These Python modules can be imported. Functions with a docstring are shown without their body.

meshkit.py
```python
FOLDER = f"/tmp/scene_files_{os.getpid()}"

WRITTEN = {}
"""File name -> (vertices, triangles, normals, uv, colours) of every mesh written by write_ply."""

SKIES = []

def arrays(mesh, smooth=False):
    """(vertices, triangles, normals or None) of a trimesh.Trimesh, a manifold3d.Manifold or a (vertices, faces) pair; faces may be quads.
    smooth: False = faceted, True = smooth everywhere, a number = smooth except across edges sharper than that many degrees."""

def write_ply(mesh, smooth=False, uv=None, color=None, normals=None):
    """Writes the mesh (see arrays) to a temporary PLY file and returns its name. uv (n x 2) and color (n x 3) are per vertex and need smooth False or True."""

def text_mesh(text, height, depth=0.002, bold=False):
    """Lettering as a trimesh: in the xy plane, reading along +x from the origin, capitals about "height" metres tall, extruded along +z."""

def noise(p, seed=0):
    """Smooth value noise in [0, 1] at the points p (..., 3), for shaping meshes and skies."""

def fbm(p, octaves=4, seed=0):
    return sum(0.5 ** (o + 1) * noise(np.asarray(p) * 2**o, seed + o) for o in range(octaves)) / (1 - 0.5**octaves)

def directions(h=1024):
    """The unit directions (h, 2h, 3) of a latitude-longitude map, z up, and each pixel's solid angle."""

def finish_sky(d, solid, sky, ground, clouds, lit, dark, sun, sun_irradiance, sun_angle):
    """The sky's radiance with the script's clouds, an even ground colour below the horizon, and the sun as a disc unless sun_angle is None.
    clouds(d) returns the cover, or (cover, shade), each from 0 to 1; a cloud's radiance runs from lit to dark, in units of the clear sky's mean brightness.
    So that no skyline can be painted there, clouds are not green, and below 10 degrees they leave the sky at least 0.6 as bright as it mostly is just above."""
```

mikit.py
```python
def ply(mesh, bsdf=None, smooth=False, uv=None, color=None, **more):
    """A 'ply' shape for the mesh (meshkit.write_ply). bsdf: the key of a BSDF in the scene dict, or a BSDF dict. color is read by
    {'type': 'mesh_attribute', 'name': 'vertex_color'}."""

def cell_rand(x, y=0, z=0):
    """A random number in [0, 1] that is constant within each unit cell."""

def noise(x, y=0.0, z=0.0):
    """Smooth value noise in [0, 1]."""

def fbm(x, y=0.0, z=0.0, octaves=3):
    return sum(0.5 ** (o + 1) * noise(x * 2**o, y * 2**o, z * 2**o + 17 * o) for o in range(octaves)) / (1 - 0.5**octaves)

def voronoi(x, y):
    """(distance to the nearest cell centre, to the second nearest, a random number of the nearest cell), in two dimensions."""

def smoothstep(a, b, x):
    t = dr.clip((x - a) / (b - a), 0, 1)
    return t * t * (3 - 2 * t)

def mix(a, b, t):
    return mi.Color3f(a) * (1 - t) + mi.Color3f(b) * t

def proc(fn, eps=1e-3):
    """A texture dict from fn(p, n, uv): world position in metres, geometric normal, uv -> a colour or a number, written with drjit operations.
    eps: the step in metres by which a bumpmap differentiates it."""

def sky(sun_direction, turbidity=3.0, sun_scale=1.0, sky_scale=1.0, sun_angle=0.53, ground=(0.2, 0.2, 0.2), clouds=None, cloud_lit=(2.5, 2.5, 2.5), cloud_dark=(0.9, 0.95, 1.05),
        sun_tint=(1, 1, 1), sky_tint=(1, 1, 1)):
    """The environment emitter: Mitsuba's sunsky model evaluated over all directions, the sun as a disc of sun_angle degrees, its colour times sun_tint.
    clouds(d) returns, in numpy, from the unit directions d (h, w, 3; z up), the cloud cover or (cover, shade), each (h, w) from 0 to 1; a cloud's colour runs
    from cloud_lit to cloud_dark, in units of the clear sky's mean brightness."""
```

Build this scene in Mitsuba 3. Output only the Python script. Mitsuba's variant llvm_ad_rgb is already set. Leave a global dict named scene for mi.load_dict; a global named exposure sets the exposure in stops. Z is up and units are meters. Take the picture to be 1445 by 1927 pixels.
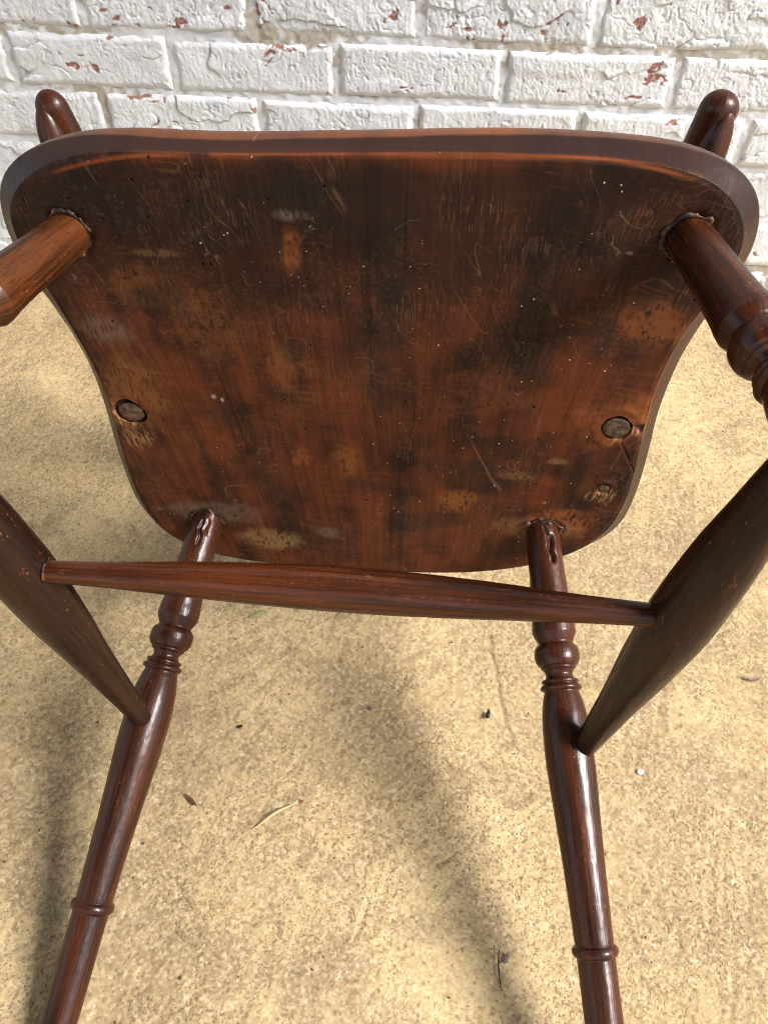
import math
import numpy as np, trimesh, mitsuba as mi, drjit as dr
import mikit, meshkit
from mikit import noise, fbm, voronoi, cell_rand, smoothstep, mix
from scipy.interpolate import PchipInterpolator, CubicSpline

scene = {}
labels = {}
T = mi.ScalarTransform4f
RNG = np.random.default_rng(11)

# ------------------------------------------------------------------ camera, light, exposure
exposure = 3.12
FLOOR = -0.387                                     # the paving; z = 0 is the second bed joint up the wall
CAM = np.array([0.4796, -1.1215, 0.3565])          # a phone held about 0.73 m above the paving
PITCH, YAW, ROLL = np.radians([49.1, -3.6, 0.8])
cp, sp, cy_, sy_ = np.cos(PITCH), np.sin(PITCH), np.cos(YAW), np.sin(YAW)
FWD = np.array([sy_ * cp, cy_ * cp, -sp])
RGT = np.array([cy_, -sy_, 0.0])
UPV = np.cross(RGT, FWD)
UP2 = -np.sin(ROLL) * RGT + np.cos(ROLL) * UPV
scene['camera'] = {
    'type': 'perspective', 'fov': 53.06, 'fov_axis': 'x', 'near_clip': 0.02, 'far_clip': 200.0,
    'to_world': T().look_at(origin=CAM.tolist(), target=(CAM + FWD).tolist(), up=UP2.tolist()),
}
SUN = (0.71, -0.19, 0.66)
scene['sky'] = mikit.sky(SUN, turbidity=3, sun_scale=0.90, sky_scale=0.78, sun_angle=24, ground=(0.25, 0.22, 0.16),
                         clouds=lambda d: np.ones(d.shape[:2]) * 0.85, cloud_lit=(1.42, 1.5, 1.60), cloud_dark=(0.88, 0.95, 1.05), sky_tint=(0.95, 1.0, 1.08), sun_tint=(0.84, 0.96, 1.27))

# ------------------------------------------------------------------ the chair's own frame
# x to the right, v from the back of the seat to its front, n out of the underside of the seat
CX = np.array([0.9993, -0.0174, 0.0340])
CV = np.array([-0.0331, 0.0520, 0.9981])
CN = np.array([-0.0191, -0.9985, 0.0514])
CO = np.array([0.4420, -0.6612, -0.1979])
CM = np.stack([CX, CV, CN])


def W(p):
    return CO + np.asarray(p, float) @ CM


# ------------------------------------------------------------------ materials
def seat_local(p):
    q = [p.x - float(CO[0]), p.y - float(CO[1]), p.z - float(CO[2])]
    return [q[0] * float(a[0]) + q[1] * float(a[1]) + q[2] * float(a[2]) for a in (CX, CV, CN)]


TENON = [(-0.2024, 0.1248, 0.0108), (0.1973, 0.1306, 0.0106), (0.2000, 0.0635, 0.0049)]


def blob(x, v, bx, bv, rx, rv, soft=0.5):
    """a ragged-edged worn or stained patch"""
    wob = (fbm(x * 90, v * 90, 3.0) - 0.5) * 0.9
    d = dr.sqrt(dr.square((x - bx) / rx) + dr.square((v - bv) / rv)) + wob
    return (1 - smoothstep(1 - soft, 1 + soft, d)) * smoothstep(0.22, 0.62, 0.6 * noise(x * 620, v * 260, bx * 50) + 0.5 * fbm(x * 150, v * 150, 7.0))


def grain_coords(x, v):
    fan = x / (0.78 + 0.9 * (v + 0.06))
    return fan + (fbm(x * 9, v * 5, 2.0) - 0.5) * 0.022


def specks(x, v, scale, thr, size, seed):
    d1, d2, r = voronoi(x * scale + seed, v * scale + seed * 1.7)
    return dr.select((r > thr) & (d1 < size * (0.4 + 0.6 * cell_rand(r * 9999, seed))), mi.Float(1), mi.Float(0))


def seat_color(p, n, uv):
    x, v, nn = seat_local(p)
    g = grain_coords(x, v)
    fine = noise(g * 900, v * 34, 1.0)
    mid = fbm(g * 210, v * 9, 5.0)
    broad = fbm(g * 36, v * 5.5, 8.0)
    cloud = fbm(x * 15 + 3, v * 19 + 7, 4.0, octaves=4)
    cloud2 = fbm(x * 38 + 9, v * 46 + 1, 6.0, octaves=4)
    rust = mi.Color3f(0.118, 0.0285, 0.0090)
    dark = mi.Color3f(0.0105, 0.0058, 0.0042)
    t = 0.07 + 0.93 * smoothstep(0.335, 0.665, 0.28 * cloud + 0.34 * broad + 0.30 * cloud2 + 0.08 * fbm(x * 120, v * 90, 14.0) + 0.03 * (noise(x * 46, v * 260, 3.0) - 0.5))
    # the front third has been handled black
    band = smoothstep(0.20, 0.27, v + (cloud - 0.5) * 0.16) * (1 - smoothstep(0.327, 0.338, v + (cloud2 - 0.5) * 0.006))
    t = t * (1 - 0.72 * band)
    c = mix(dark, rust, t * (0.70 + 0.6 * (mid - 0.5)))
    # paler streaky flame of grain up the middle
    flame = (1 - smoothstep(0.0, 0.03, dr.abs(x + 0.006 - (noise(v * 9, 2.0) - 0.5) * 0.02) - 0.105 * dr.maximum(v - 0.05, 0))) * smoothstep(0.07, 0.12, v) * (1 - smoothstep(0.17, 0.215, v))
    c = mix(c, mi.Color3f(0.125, 0.034, 0.012), 0.55 * flame * (0.6 + 0.8 * (mid - 0.3)))
    # grain: dark pores and annual lines
    line = smoothstep(0.60, 0.78, fbm(g * 340, v * 7, 2.5))
    c = c * (1 - 0.34 * line) * (0.86 + 0.28 * fine)
    torn = smoothstep(0.42, 0.62, 0.55 * noise(g * 900, v * 130, 6.0) + 0.45 * fbm(x * 170, v * 150, 9.0))
    for bx, bv, rx, rv, amt, col in PATCHES:
        k = amt * blob(x, v, bx, bv, rx, rv)
        c = mix(c, mi.Color3f(*col), k * torn if col[0] >= 0.24 else k)
    for k, (tx, tv, tr) in enumerate(TENON):                     # torn bare fibres round each hole
        dx, dv = (x - tx) / tr, (v - tv) / tr
        d = dr.sqrt(dx * dx + dv * dv) + 0.9 * (fbm(x * 160, v * 160, 5.0 + k) - 0.5)
        side = smoothstep(-0.6, 1.0, (dx * (-0.9, 0.9, 0.3)[k] - 0.55 * dv) / (d + 0.01))
        c = mix(c, mi.Color3f(0.30, 0.135, 0.050), 0.85 * side * (1 - smoothstep(1.25, 1.75, d)) * (0.25 + 0.75 * torn))
    # rubbed arris between flat and bevel, near the front edge
    arr = dr.exp(-dr.square((v - 0.3395 + 0.0035 * smoothstep(0.0, 0.2, -x) + 2.1 * dr.square(dr.maximum(dr.abs(x) - 0.13, 0))) / 0.0013)) * smoothstep(0.40, 0.55, noise(x * 30, 4.0) + 0.25 * cloud2)
    arr = arr * (1 - smoothstep(0.19, 0.21, dr.abs(x)))
    c = mix(c, mi.Color3f(0.20, 0.050, 0.012), 0.75 * arr)
    # cross scratches, dust threads, flecks, worm holes
    wx, wv = x + 0.006 * noise(x * 60, v * 60, 1.3), v + 0.006 * noise(x * 60, v * 60, 9.1)
    scr = dr.exp(-dr.square((noise(wx * 140 + wv * 70, wv * 16, 1.0) - 0.5) / 0.012)) * smoothstep(0.56, 0.70, fbm(x * 28, v * 28, 11.0))
    c = mix(c, mi.Color3f(0.17, 0.085, 0.040), 0.38 * scr)
    scr2 = dr.exp(-dr.square((noise(wx * 30 - wv * 12, wv * 300 + wx * 60, 4.0) - 0.5) / 0.03)) * smoothstep(0.55, 0.68, fbm(x * 24 + 5, v * 24, 13.0))
    c = mix(c, mi.Color3f(0.16, 0.065, 0.025), 0.30 * scr2)
    dust = smoothstep(0.56, 0.80, fbm(x * 420, v * 420, 2.0)) * smoothstep(0.46, 0.62, fbm(x * 16 + 2, v * 16, 19.0))
    c = mix(c, mi.Color3f(0.15, 0.085, 0.050), 0.13 * dust)
    saw = smoothstep(0.55, 0.75, noise(x * 30 + 4, v * 520, 2.0)) * smoothstep(0.45, 0.6, fbm(x * 20, v * 20, 31.0))
    c = c * (1 + 0.14 * saw)
    c = mix(c, mi.Color3f(0.55, 0.42, 0.27), 0.85 * specks(x, v, 170, 0.975, 0.12, 3.0) * smoothstep(0.50, 0.60, fbm(x * 13 + 4, v * 13, 37.0)))
    c = mix(c, mi.Color3f(0.40, 0.24, 0.12), 0.8 * specks(x, v, 120, 0.90, 0.075, 8.0) * smoothstep(0.50, 0.60, fbm(x * 13 + 4, v * 13, 37.0)))
    c = mix(c, mi.Color3f(0.75, 0.68, 0.55), 0.8 * specks(x, v, 48, 0.975, 0.035, 5.0) * smoothstep(0.45, 0.6, fbm(x * 11 + 8, v * 11, 57.0)))
    pale = smoothstep(0.66, 0.80, noise(g * 2600, v * 150, 3.0)) * smoothstep(0.50, 0.66, fbm(x * 30 + 6, v * 30, 41.0))
    c = mix(c, mi.Color3f(0.17, 0.080, 0.036), 0.28 * pale)
    web = dr.exp(-dr.square((fbm(wx * 55 + 3, wv * 55, 71.0, octaves=2) - 0.5) / 0.006)) * smoothstep(0.655, 0.73, fbm(x * 34 + 2, v * 34, 73.0))
    c = mix(c, mi.Color3f(0.36, 0.30, 0.23), 0.22 * web)
    hole = specks(x, v, 62, 0.80, 0.072, 6.0) * smoothstep(0.40, 0.50, fbm(x * 9 + 1, v * 9, 23.0))
    c = c * (1 - 0.95 * hole)
    rim = smoothstep(0.0158, 0.0195, -nn + 0.003 * (cloud2 - 0.5)) * (1 - smoothstep(0.16, 0.23, dr.abs(x))) * smoothstep(0.28, 0.32, v) * (0.35 + 0.8 * broad)
    c = mix(c, mi.Color3f(0.19, 0.050, 0.0075), dr.clip(0.75 * rim, 0, 1))
    bev = smoothstep(0.0015, 0.004, -nn) * (1 - rim)
    return mix(c, mi.Color3f(0.024, 0.0090, 0.0062), 0.88 * bev)


RUST, TAN, BLK, GREY = (0.20, 0.062, 0.018), (0.27, 0.145, 0.060), (0.016, 0.011, 0.009), (0.12, 0.095, 0.070)
PATCHES = [
    (-0.100, -0.026, 0.028, 0.012, 0.75, (0.20, 0.115, 0.052)), (-0.045, -0.012, 0.012, 0.007, 0.45, GREY),
    (-0.150, 0.010, 0.040, 0.012, 0.45, GREY), (-0.198, 0.148, 0.026, 0.028, 0.60, (0.16, 0.066, 0.020)),
    (-0.203, 0.098, 0.014, 0.012, 0.75, TAN), (-0.222, 0.126, 0.007, 0.020, 0.7, TAN),
    (0.190, 0.135, 0.026, 0.022, 0.55, (0.20, 0.058, 0.016)), (0.214, 0.130, 0.009, 0.007, 0.8, (0.30, 0.15, 0.07)), (0.212, 0.150, 0.014, 0.014, 0.6, RUST),
    (0.175, 0.020, 0.026, 0.014, 0.75, RUST), (0.199, 0.0535, 0.011, 0.006, 0.75, (0.30, 0.17, 0.08)),
    (0.150, 0.010, 0.034, 0.012, 0.55, (0.16, 0.080, 0.035)), (0.075, 0.040, 0.016, 0.014, 0.7, (0.20, 0.065, 0.014)),
    (0.125, 0.074, 0.016, 0.005, 0.40, (0.17, 0.095, 0.040)), (0.095, 0.085, 0.010, 0.006, 0.7, BLK), (0.155, 0.092, 0.011, 0.0040, 0.45, (0.20, 0.115, 0.050)),
    (0.170, 0.215, 0.014, 0.022, 0.6, BLK), (0.168, 0.275, 0.005, 0.022, 0.8, (0.035, 0.016, 0.008)), (0.205, 0.225, 0.022, 0.016, 0.55, RUST),
    (-0.165, 0.245, 0.022, 0.016, 0.5, (0.14, 0.048, 0.014)), (-0.145, 0.270, 0.018, 0.0030, 0.40, (0.17, 0.095, 0.040)),
    (-0.150, 0.232, 0.020, 0.014, 0.7, BLK), (-0.200, 0.205, 0.018, 0.012, 0.5, GREY), (-0.120, 0.215, 0.022, 0.03, 0.45, (0.13, 0.044, 0.013)),
    (-0.130, 0.130, 0.020, 0.010, 0.5, BLK), (-0.060, 0.190, 0.014, 0.010, 0.5, BLK), (-0.068, 0.178, 0.010, 0.02, 0.45, RUST),
    (0.010, 0.160, 0.010, 0.028, 0.7, BLK), (0.020, 0.235, 0.012, 0.040, 0.6, BLK), (0.120, 0.190, 0.018, 0.016, 0.6, BLK),
    (0.095, 0.160, 0.03, 0.02, 0.4, (0.14, 0.045, 0.020)), (-0.02, 0.085, 0.012, 0.018, 0.6, (0.19, 0.065, 0.016)), (-0.005, 0.055, 0.018, 0.010, 0.5, BLK),
    (-0.062, 0.083, 0.008, 0.010, 0.6, RUST), (-0.048, 0.300, 0.010, 0.004, 0.6, (0.15, 0.11, 0.08)), (-0.05, 0.275, 0.007, 0.014, 0.6, RUST),
    (-0.1275, 0.146, 0.0020, 0.0024, 0.95, (0.23, 0.20, 0.16)), (-0.121, 0.143, 0.0015, 0.0020, 0.95, (0.23, 0.20, 0.16)),
    (-0.19, 0.31, 0.05, 0.03, 0.55, (0.012, 0.0085, 0.007)), (-0.02, 0.31, 0.09, 0.018, 0.45, (0.012, 0.0085, 0.007)), (-0.125, 0.295, 0.05, 0.022, 0.5, (0.012, 0.0085, 0.007)),
    (-0.10, 0.058, 0.030, 0.020, 0.4, (0.05, 0.02, 0.010)), (0.055, 0.012, 0.02, 0.012, 0.55, BLK),
]


def seat_bump(p, n, uv):
    x, v, nn = seat_local(p)
    g = grain_coords(x, v)
    hole = specks(x, v, 62, 0.80, 0.072, 6.0) * smoothstep(0.40, 0.50, fbm(x * 9 + 1, v * 9, 23.0))
    return fbm(g * 520, v * 16, 3.0) * 0.00022 + noise(x * 420, v * 420, 1.0) * 0.00012 - hole * 0.0008 + noise(x * 90, v * 70, 3.0) * 0.0003


def seat_rough(p, n, uv):
    x, v, nn = seat_local(p)
    return (0.46 + 0.22 * fbm(x * 30, v * 30, 3.0)) * (1 - 0.45 * smoothstep(0.001, 0.003, -nn))


def seat_coat(p, n, uv):
    x, v, nn = seat_local(p)
    return 0.05 + 0.45 * smoothstep(0.001, 0.003, -nn)


scene['seat_wood'] = {'type': 'twosided', 'bsdf': {'type': 'bumpmap', 'bump': mikit.proc(seat_bump, eps=4e-4), 'scale': 1.0,
    'nested': {'type': 'principled', 'base_color': mikit.proc(seat_color), 'roughness': mikit.proc(seat_rough), 'specular': 0.15, 'clearcoat': mikit.proc(seat_coat), 'clearcoat_gloss': 0.80}}}


def turned_coords(uv):
    a = uv.x * (2 * math.pi)
    return dr.cos(a), dr.sin(a), uv.y


def turned_finish(dark, red, fleck, pores=0.34, rings=0.0):
    def color(p, n, uv):
        ca, sa, s = turned_coords(uv)
        broad = fbm(ca * 1.5 + 4, sa * 1.5, s * 11, octaves=4)
        g = fbm(ca * 9, sa * 9, s * 16 + 3.0)
        fine = noise(ca * 34, sa * 34, s * 90)
        c = mix(mi.Color3f(*dark), mi.Color3f(*red), smoothstep(0.24, 0.76, 0.50 * broad + 0.50 * g))
        pore = smoothstep(0.60, 0.80, noise(ca * 60, sa * 60, s * 150 + 7.0))
        c = c * (0.86 + 0.28 * fine) * (1 - pores * pore)
        if rings:                                               # growth rings cut by the turning: nested arches along the bar
            r = dr.sqrt(dr.square(ca * 1.0 + 1.6) + dr.square(sa * 0.9)) + s * 9.0 * smoothstep(-0.2, 1.0, ca) + 0.10 * fbm(ca * 2, sa * 2, s * 30)
            c = c * (1 - rings * smoothstep(0.55, 0.95, dr.sin(r * 26.0)))
        fl = noise(ca * 60, sa * 60, s * 260)
        c = mix(c, mi.Color3f(*fleck), 0.45 * smoothstep(0.80, 0.93, fl) * smoothstep(0.45, 0.6, broad))
        rub = smoothstep(0.74, 0.84, noise(ca * 26, sa * 26, s * 420)) * smoothstep(0.60, 0.70, fbm(ca * 4 + 9, sa * 4, s * 60))
        return mix(c, mi.Color3f(*fleck) * 1.3, 0.6 * rub)
    return color


def turned_bump(p, n, uv):
    ca, sa, s = turned_coords(uv)
    return noise(ca * 30, sa * 30, s * 110) * 0.00010 + fbm(ca * 4, sa * 4, s * 45) * 0.00022 + noise(p.x * 260, p.y * 260, p.z * 260) * 0.00012


def turned_rough(p, n, uv):
    ca, sa, s = turned_coords(uv)
    return 0.17 + 0.14 * fbm(ca * 3, sa * 3, s * 40) + 0.14 * noise(ca * 22, sa * 22, s * 160)


def turned_material(color, coat):
    return {'type': 'twosided', 'bsdf': {'type': 'bumpmap', 'bump': mikit.proc(turned_bump, eps=5e-4), 'scale': 1.0,
            'nested': {'type': 'principled', 'base_color': mikit.proc(color), 'roughness': mikit.proc(turned_rough), 'specular': 0.20, 'clearcoat': coat, 'clearcoat_gloss': 0.86}}}


scene['turned_wood'] = turned_material(turned_finish((0.0100, 0.0038, 0.0026), (0.068, 0.0165, 0.0046), (0.19, 0.065, 0.018)), 0.55)
scene['red_finish'] = turned_material(turned_finish((0.0130, 0.0042, 0.0024), (0.092, 0.0215, 0.0046), (0.20, 0.070, 0.016)), 0.5)
# the two side stretchers are set a darker brown; the cross stretcher is the reddest, one front leg is set a lighter brown
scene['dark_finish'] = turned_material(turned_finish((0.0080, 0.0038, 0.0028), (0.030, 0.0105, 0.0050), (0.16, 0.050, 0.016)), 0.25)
scene['lighter_finish'] = turned_material(turned_finish((0.0260, 0.0085, 0.0038), (0.128, 0.0370, 0.0085), (0.24, 0.085, 0.020), 0.5, 0.35), 0.45)


def endgrain_color(p, n, uv):
    f = fbm(p.x * 300, p.y * 300, p.z * 300)
    return mix(mi.Color3f(0.030, 0.017, 0.010), mi.Color3f(0.105, 0.062, 0.034), smoothstep(0.3, 0.75, f))


scene['end_grain'] = {'type': 'twosided', 'bsdf': {'type': 'principled', 'base_color': mikit.proc(endgrain_color), 'roughness': 0.6, 'specular': 0.4}}


def filler_color(p, n, uv):
    f = fbm(p.x * 170, p.y * 170, p.z * 170)
    return mix(mi.Color3f(0.014, 0.008, 0.006), mi.Color3f(0.15, 0.060, 0.026), smoothstep(0.48, 0.72, f))


scene['joint_filler'] = {'type': 'twosided', 'bsdf': {'type': 'principled', 'base_color': mikit.proc(filler_color), 'roughness': 0.5, 'specular': 0.35}}
VC = {'type': 'mesh_attribute', 'name': 'vertex_color'}
scene['old_iron'] = {'type': 'twosided', 'bsdf': {'type': 'principled', 'base_color': {'type': 'rgb', 'value': [0.09, 0.04, 0.03]}, 'roughness': 0.4, 'metallic': 0.4}}
scene['painted_brick'] = {'type': 'twosided', 'bsdf': {'type': 'principled', 'base_color': dict(VC), 'roughness': 0.55, 'specular': 0.35}}
scene['painted_mortar'] = {'type': 'twosided', 'bsdf': {'type': 'principled', 'base_color': dict(VC), 'roughness': 0.75, 'specular': 0.2}}


def plain_brick_color(p, n, uv):
    return mix(mi.Color3f(0.58, 0.58, 0.57), mi.Color3f(0.70, 0.70, 0.69), fbm(p.x * 40, p.y * 40, p.z * 60))


scene['far_brick'] = {'type': 'twosided', 'bsdf': {'type': 'principled', 'base_color': mikit.proc(plain_brick_color), 'roughness': 0.6, 'specular': 0.3}}


def floor_pit(p):
    a = noise(p.x * 980, p.y * 980, 3.0)
    b = noise(p.x * 560 + 40, p.y * 560, 9.0)
    rough = smoothstep(0.30, 0.60, fbm(p.x * 17 + 5, p.y * 15, 2.0))
    return smoothstep(0.52, 0.86, 0.62 * a + 0.38 * b) * (0.45 + 0.75 * rough)


def floor_grain(p, n, uv):
    return dr.clip(0.66 * floor_pit(p), 0, 1)


def floor_bump(p, n, uv):
    return -0.00045 * floor_pit(p) + noise(p.x * 700, p.y * 700, 1.0) * 0.00025


scene['concrete'] = {'type': 'twosided', 'bsdf': {'type': 'bumpmap', 'bump': mikit.proc(floor_bump, eps=3e-4), 'scale': 1.0, 'nested': {
    'type': 'blendbsdf', 'weight': mikit.proc(floor_grain),
    'sand': {'type': 'principled', 'base_color': dict(VC), 'roughness': 0.85, 'specular': 0.15},
    'pits': {'type': 'principled', 'base_color': {'type': 'rgb', 'value': [0.165, 0.118, 0.066]}, 'roughness': 0.9, 'specular': 0.1}}}}


def solid(name, rgb, rough=0.6, thin=False):
    scene[name] = {'type': 'twosided', 'bsdf': {'type': 'principled', 'base_color': {'type': 'rgb', 'value': list(rgb)}, 'roughness': rough, 'specular': 0.3}}


solid('shade_slab_brown', (0.10, 0.08, 0.065), 0.8)  # dull brown for the added shading slab overhead
solid('dry_brown', (0.085, 0.045, 0.025))
solid('dark_brown', (0.022, 0.014, 0.012))
solid('straw', (0.42, 0.35, 0.17))
solid('dull_green', (0.21, 0.22, 0.09))
solid('pale_fleck', (0.72, 0.70, 0.66))
solid('leaf_grey', (0.22, 0.17, 0.13))
solid('rust_stain', (0.27, 0.09, 0.04))


# ------------------------------------------------------------------ mesh helpers
def fb(x, y, z=0.0, octaves=4, seed=0):
    x, y, z = np.broadcast_arrays(np.asarray(x, float), np.asarray(y, float), np.asarray(z, float))
    return meshkit.fbm(np.stack([x, y, z], -1), octaves, seed)


def nz(x, y, z=0.0, seed=0):
    x, y, z = np.broadcast_arrays(np.asarray(x, float), np.asarray(y, float), np.asarray(z, float))
    return meshkit.noise(np.stack([x, y, z], -1), seed)


def ss(a, b, x):
    t = np.clip((x - a) / (b - a), 0, 1)
    return t * t * (3 - 2 * t)


def lerp3(a, b, t):
    return np.asarray(a) * (1 - t[..., None]) + np.asarray(b) * t[..., None]


def grid_faces(rows, cols):
    i = np.arange(rows - 1)[:, None] * cols + np.arange(cols - 1)[None]
    q = np.stack([i, i + 1, i + cols + 1, i + cols], -1).reshape(-1, 4)
    odd = ((np.arange(rows - 1)[:, None] + np.arange(cols - 1)[None]) % 2 == 1).reshape(-1)   # alternate the diagonals
    q = np.where(odd[:, None], np.roll(q, 1, axis=1), q)
    return np.vstack([q[:, [0, 1, 2]], q[:, [0, 2, 3]]])


def put(key, mesh, bsdf, label=None, category=None, group=None, kind=None, **more):
    scene[key] = mikit.ply(mesh, bsdf, **more)
    if label or category or group or kind:
        labels[key] = {k: v for k, v in dict(label=label, category=category, group=group, kind=kind).items() if v}


def sweep(points, radii, seg=48, ell=(1.0, 1.0), rough=0.0, seed=0, up=(0, 0, 1)):
    """a round bar along the points, with uv = (turn, length in metres); ends close to a point where the radius falls to 0"""
    P = np.asarray(points, float)
    t = np.gradient(P, axis=0)
    t /= np.linalg.norm(t, axis=1, keepdims=True)
    u = np.cross(t, up)
    u /= np.linalg.norm(u, axis=1, keepdims=True)
    w = np.cross(t, u)
    a = np.linspace(0, 2 * np.pi, seg + 1)
    s = np.r_[0, np.cumsum(np.linalg.norm(np.diff(P, axis=0), axis=1))]
    R = np.asarray(radii, float)[:, None] * np.ones_like(a)
    if rough:
        R = R * (1 + rough * (fb(np.cos(a)[None] * 1.3 + seed, np.sin(a)[None] * 1.3, s[:, None] * 28, 3) - 0.5))
    V = P[:, None] + R[..., None] * (u[:, None] * (np.cos(a) * ell[0])[None, :, None] + w[:, None] * (np.sin(a) * ell[1])[None, :, None])
    uv = np.stack([np.broadcast_to(a / (2 * np.pi), R.shape), np.broadcast_to(s[:, None], R.shape) + seed * 1.37], -1)
    return V, uv


def put_bar(key, V, uv, bsdf='turned_wood', **kw):
    r, c = V.shape[:2]
    v, f = V.reshape(-1, 3), grid_faces(r, c)
    m = trimesh.Trimesh(v, f, process=False)
    N = m.vertex_normals.copy().reshape(r, c, 3)
    N[:, 0] = N[:, -1] = N[:, 0] + N[:, -1]
    N /= np.maximum(np.linalg.norm(N, axis=2, keepdims=True), 1e-12)
    path = meshkit.write_ply((v, f), smooth=True, uv=uv.reshape(-1, 2), normals=N.reshape(-1, 3))
    scene[key] = {'type': 'ply', 'filename': path, 'face_normals': False, 'bsdf': {'type': 'ref', 'id': bsdf}}
    if kw:
        labels[key] = kw


# ------------------------------------------------------------------ the paving: one sheet, fine where the chair stands
def axis_steps(lo, hi, step, far):
    core = np.arange(lo, hi, step)
    out = step * np.cumsum(1.35 ** np.arange(1, 60))
    out = out[out < far]
    return np.r_[lo - out[::-1], core, core[-1] + out]


gx = axis_steps(-0.47, 1.27, 0.0021, 12.0)
yc = [-1.08]
while yc[-1] < 0.03:
    yc.append(yc[-1] + 0.0018 + 0.0012 * (yc[-1] + 1.08))
yc = np.array(yc)
out = 0.0019 * np.cumsum(1.35 ** np.arange(1, 60))
gy = np.r_[(yc[0] - out[out < 12.0])[::-1], yc, 0.06, 0.2]
X, Y = np.meshgrid(gx, gy)
near = ((X > -0.48) & (X < 1.28) & (Y > -1.09) & (Y < 0.04)).astype(float)
lump = fb(X * 150, Y * 150, 0, 2, 1)
grit = np.clip(0.5 + 1.0 * (RNG.random(X.shape) - 0.5) + 0.45 * (nz(X * 320, Y * 320, 0, 71) - 0.5), 0, 1)
low = fb(X * 7, Y * 7, 0, 4, 2)
wear = fb(X * 11 + 4, Y * 8, 0, 4, 5)
# trowel and brush drag: two families of faint ridges
d1 = X * 0.97 - Y * 0.25
drag1 = nz(d1 * 190, (X * 0.25 + Y * 0.97) * 9, 0, 8) * ss(0.46, 0.58, fb(X * 5 + 1, Y * 3, 0, 2, 9))
d2 = X * 0.62 - Y * 0.78
drag2 = nz(d2 * 160, (X * 0.78 + Y * 0.62) * 8, 0, 18) * ss(0.48, 0.60, fb(X * 5 + 7, Y * 5, 0, 2, 19))
smear = ss(0.56, 0.68, fb(X * 16 + 3, Y * 22, 0, 4, 21))
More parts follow.
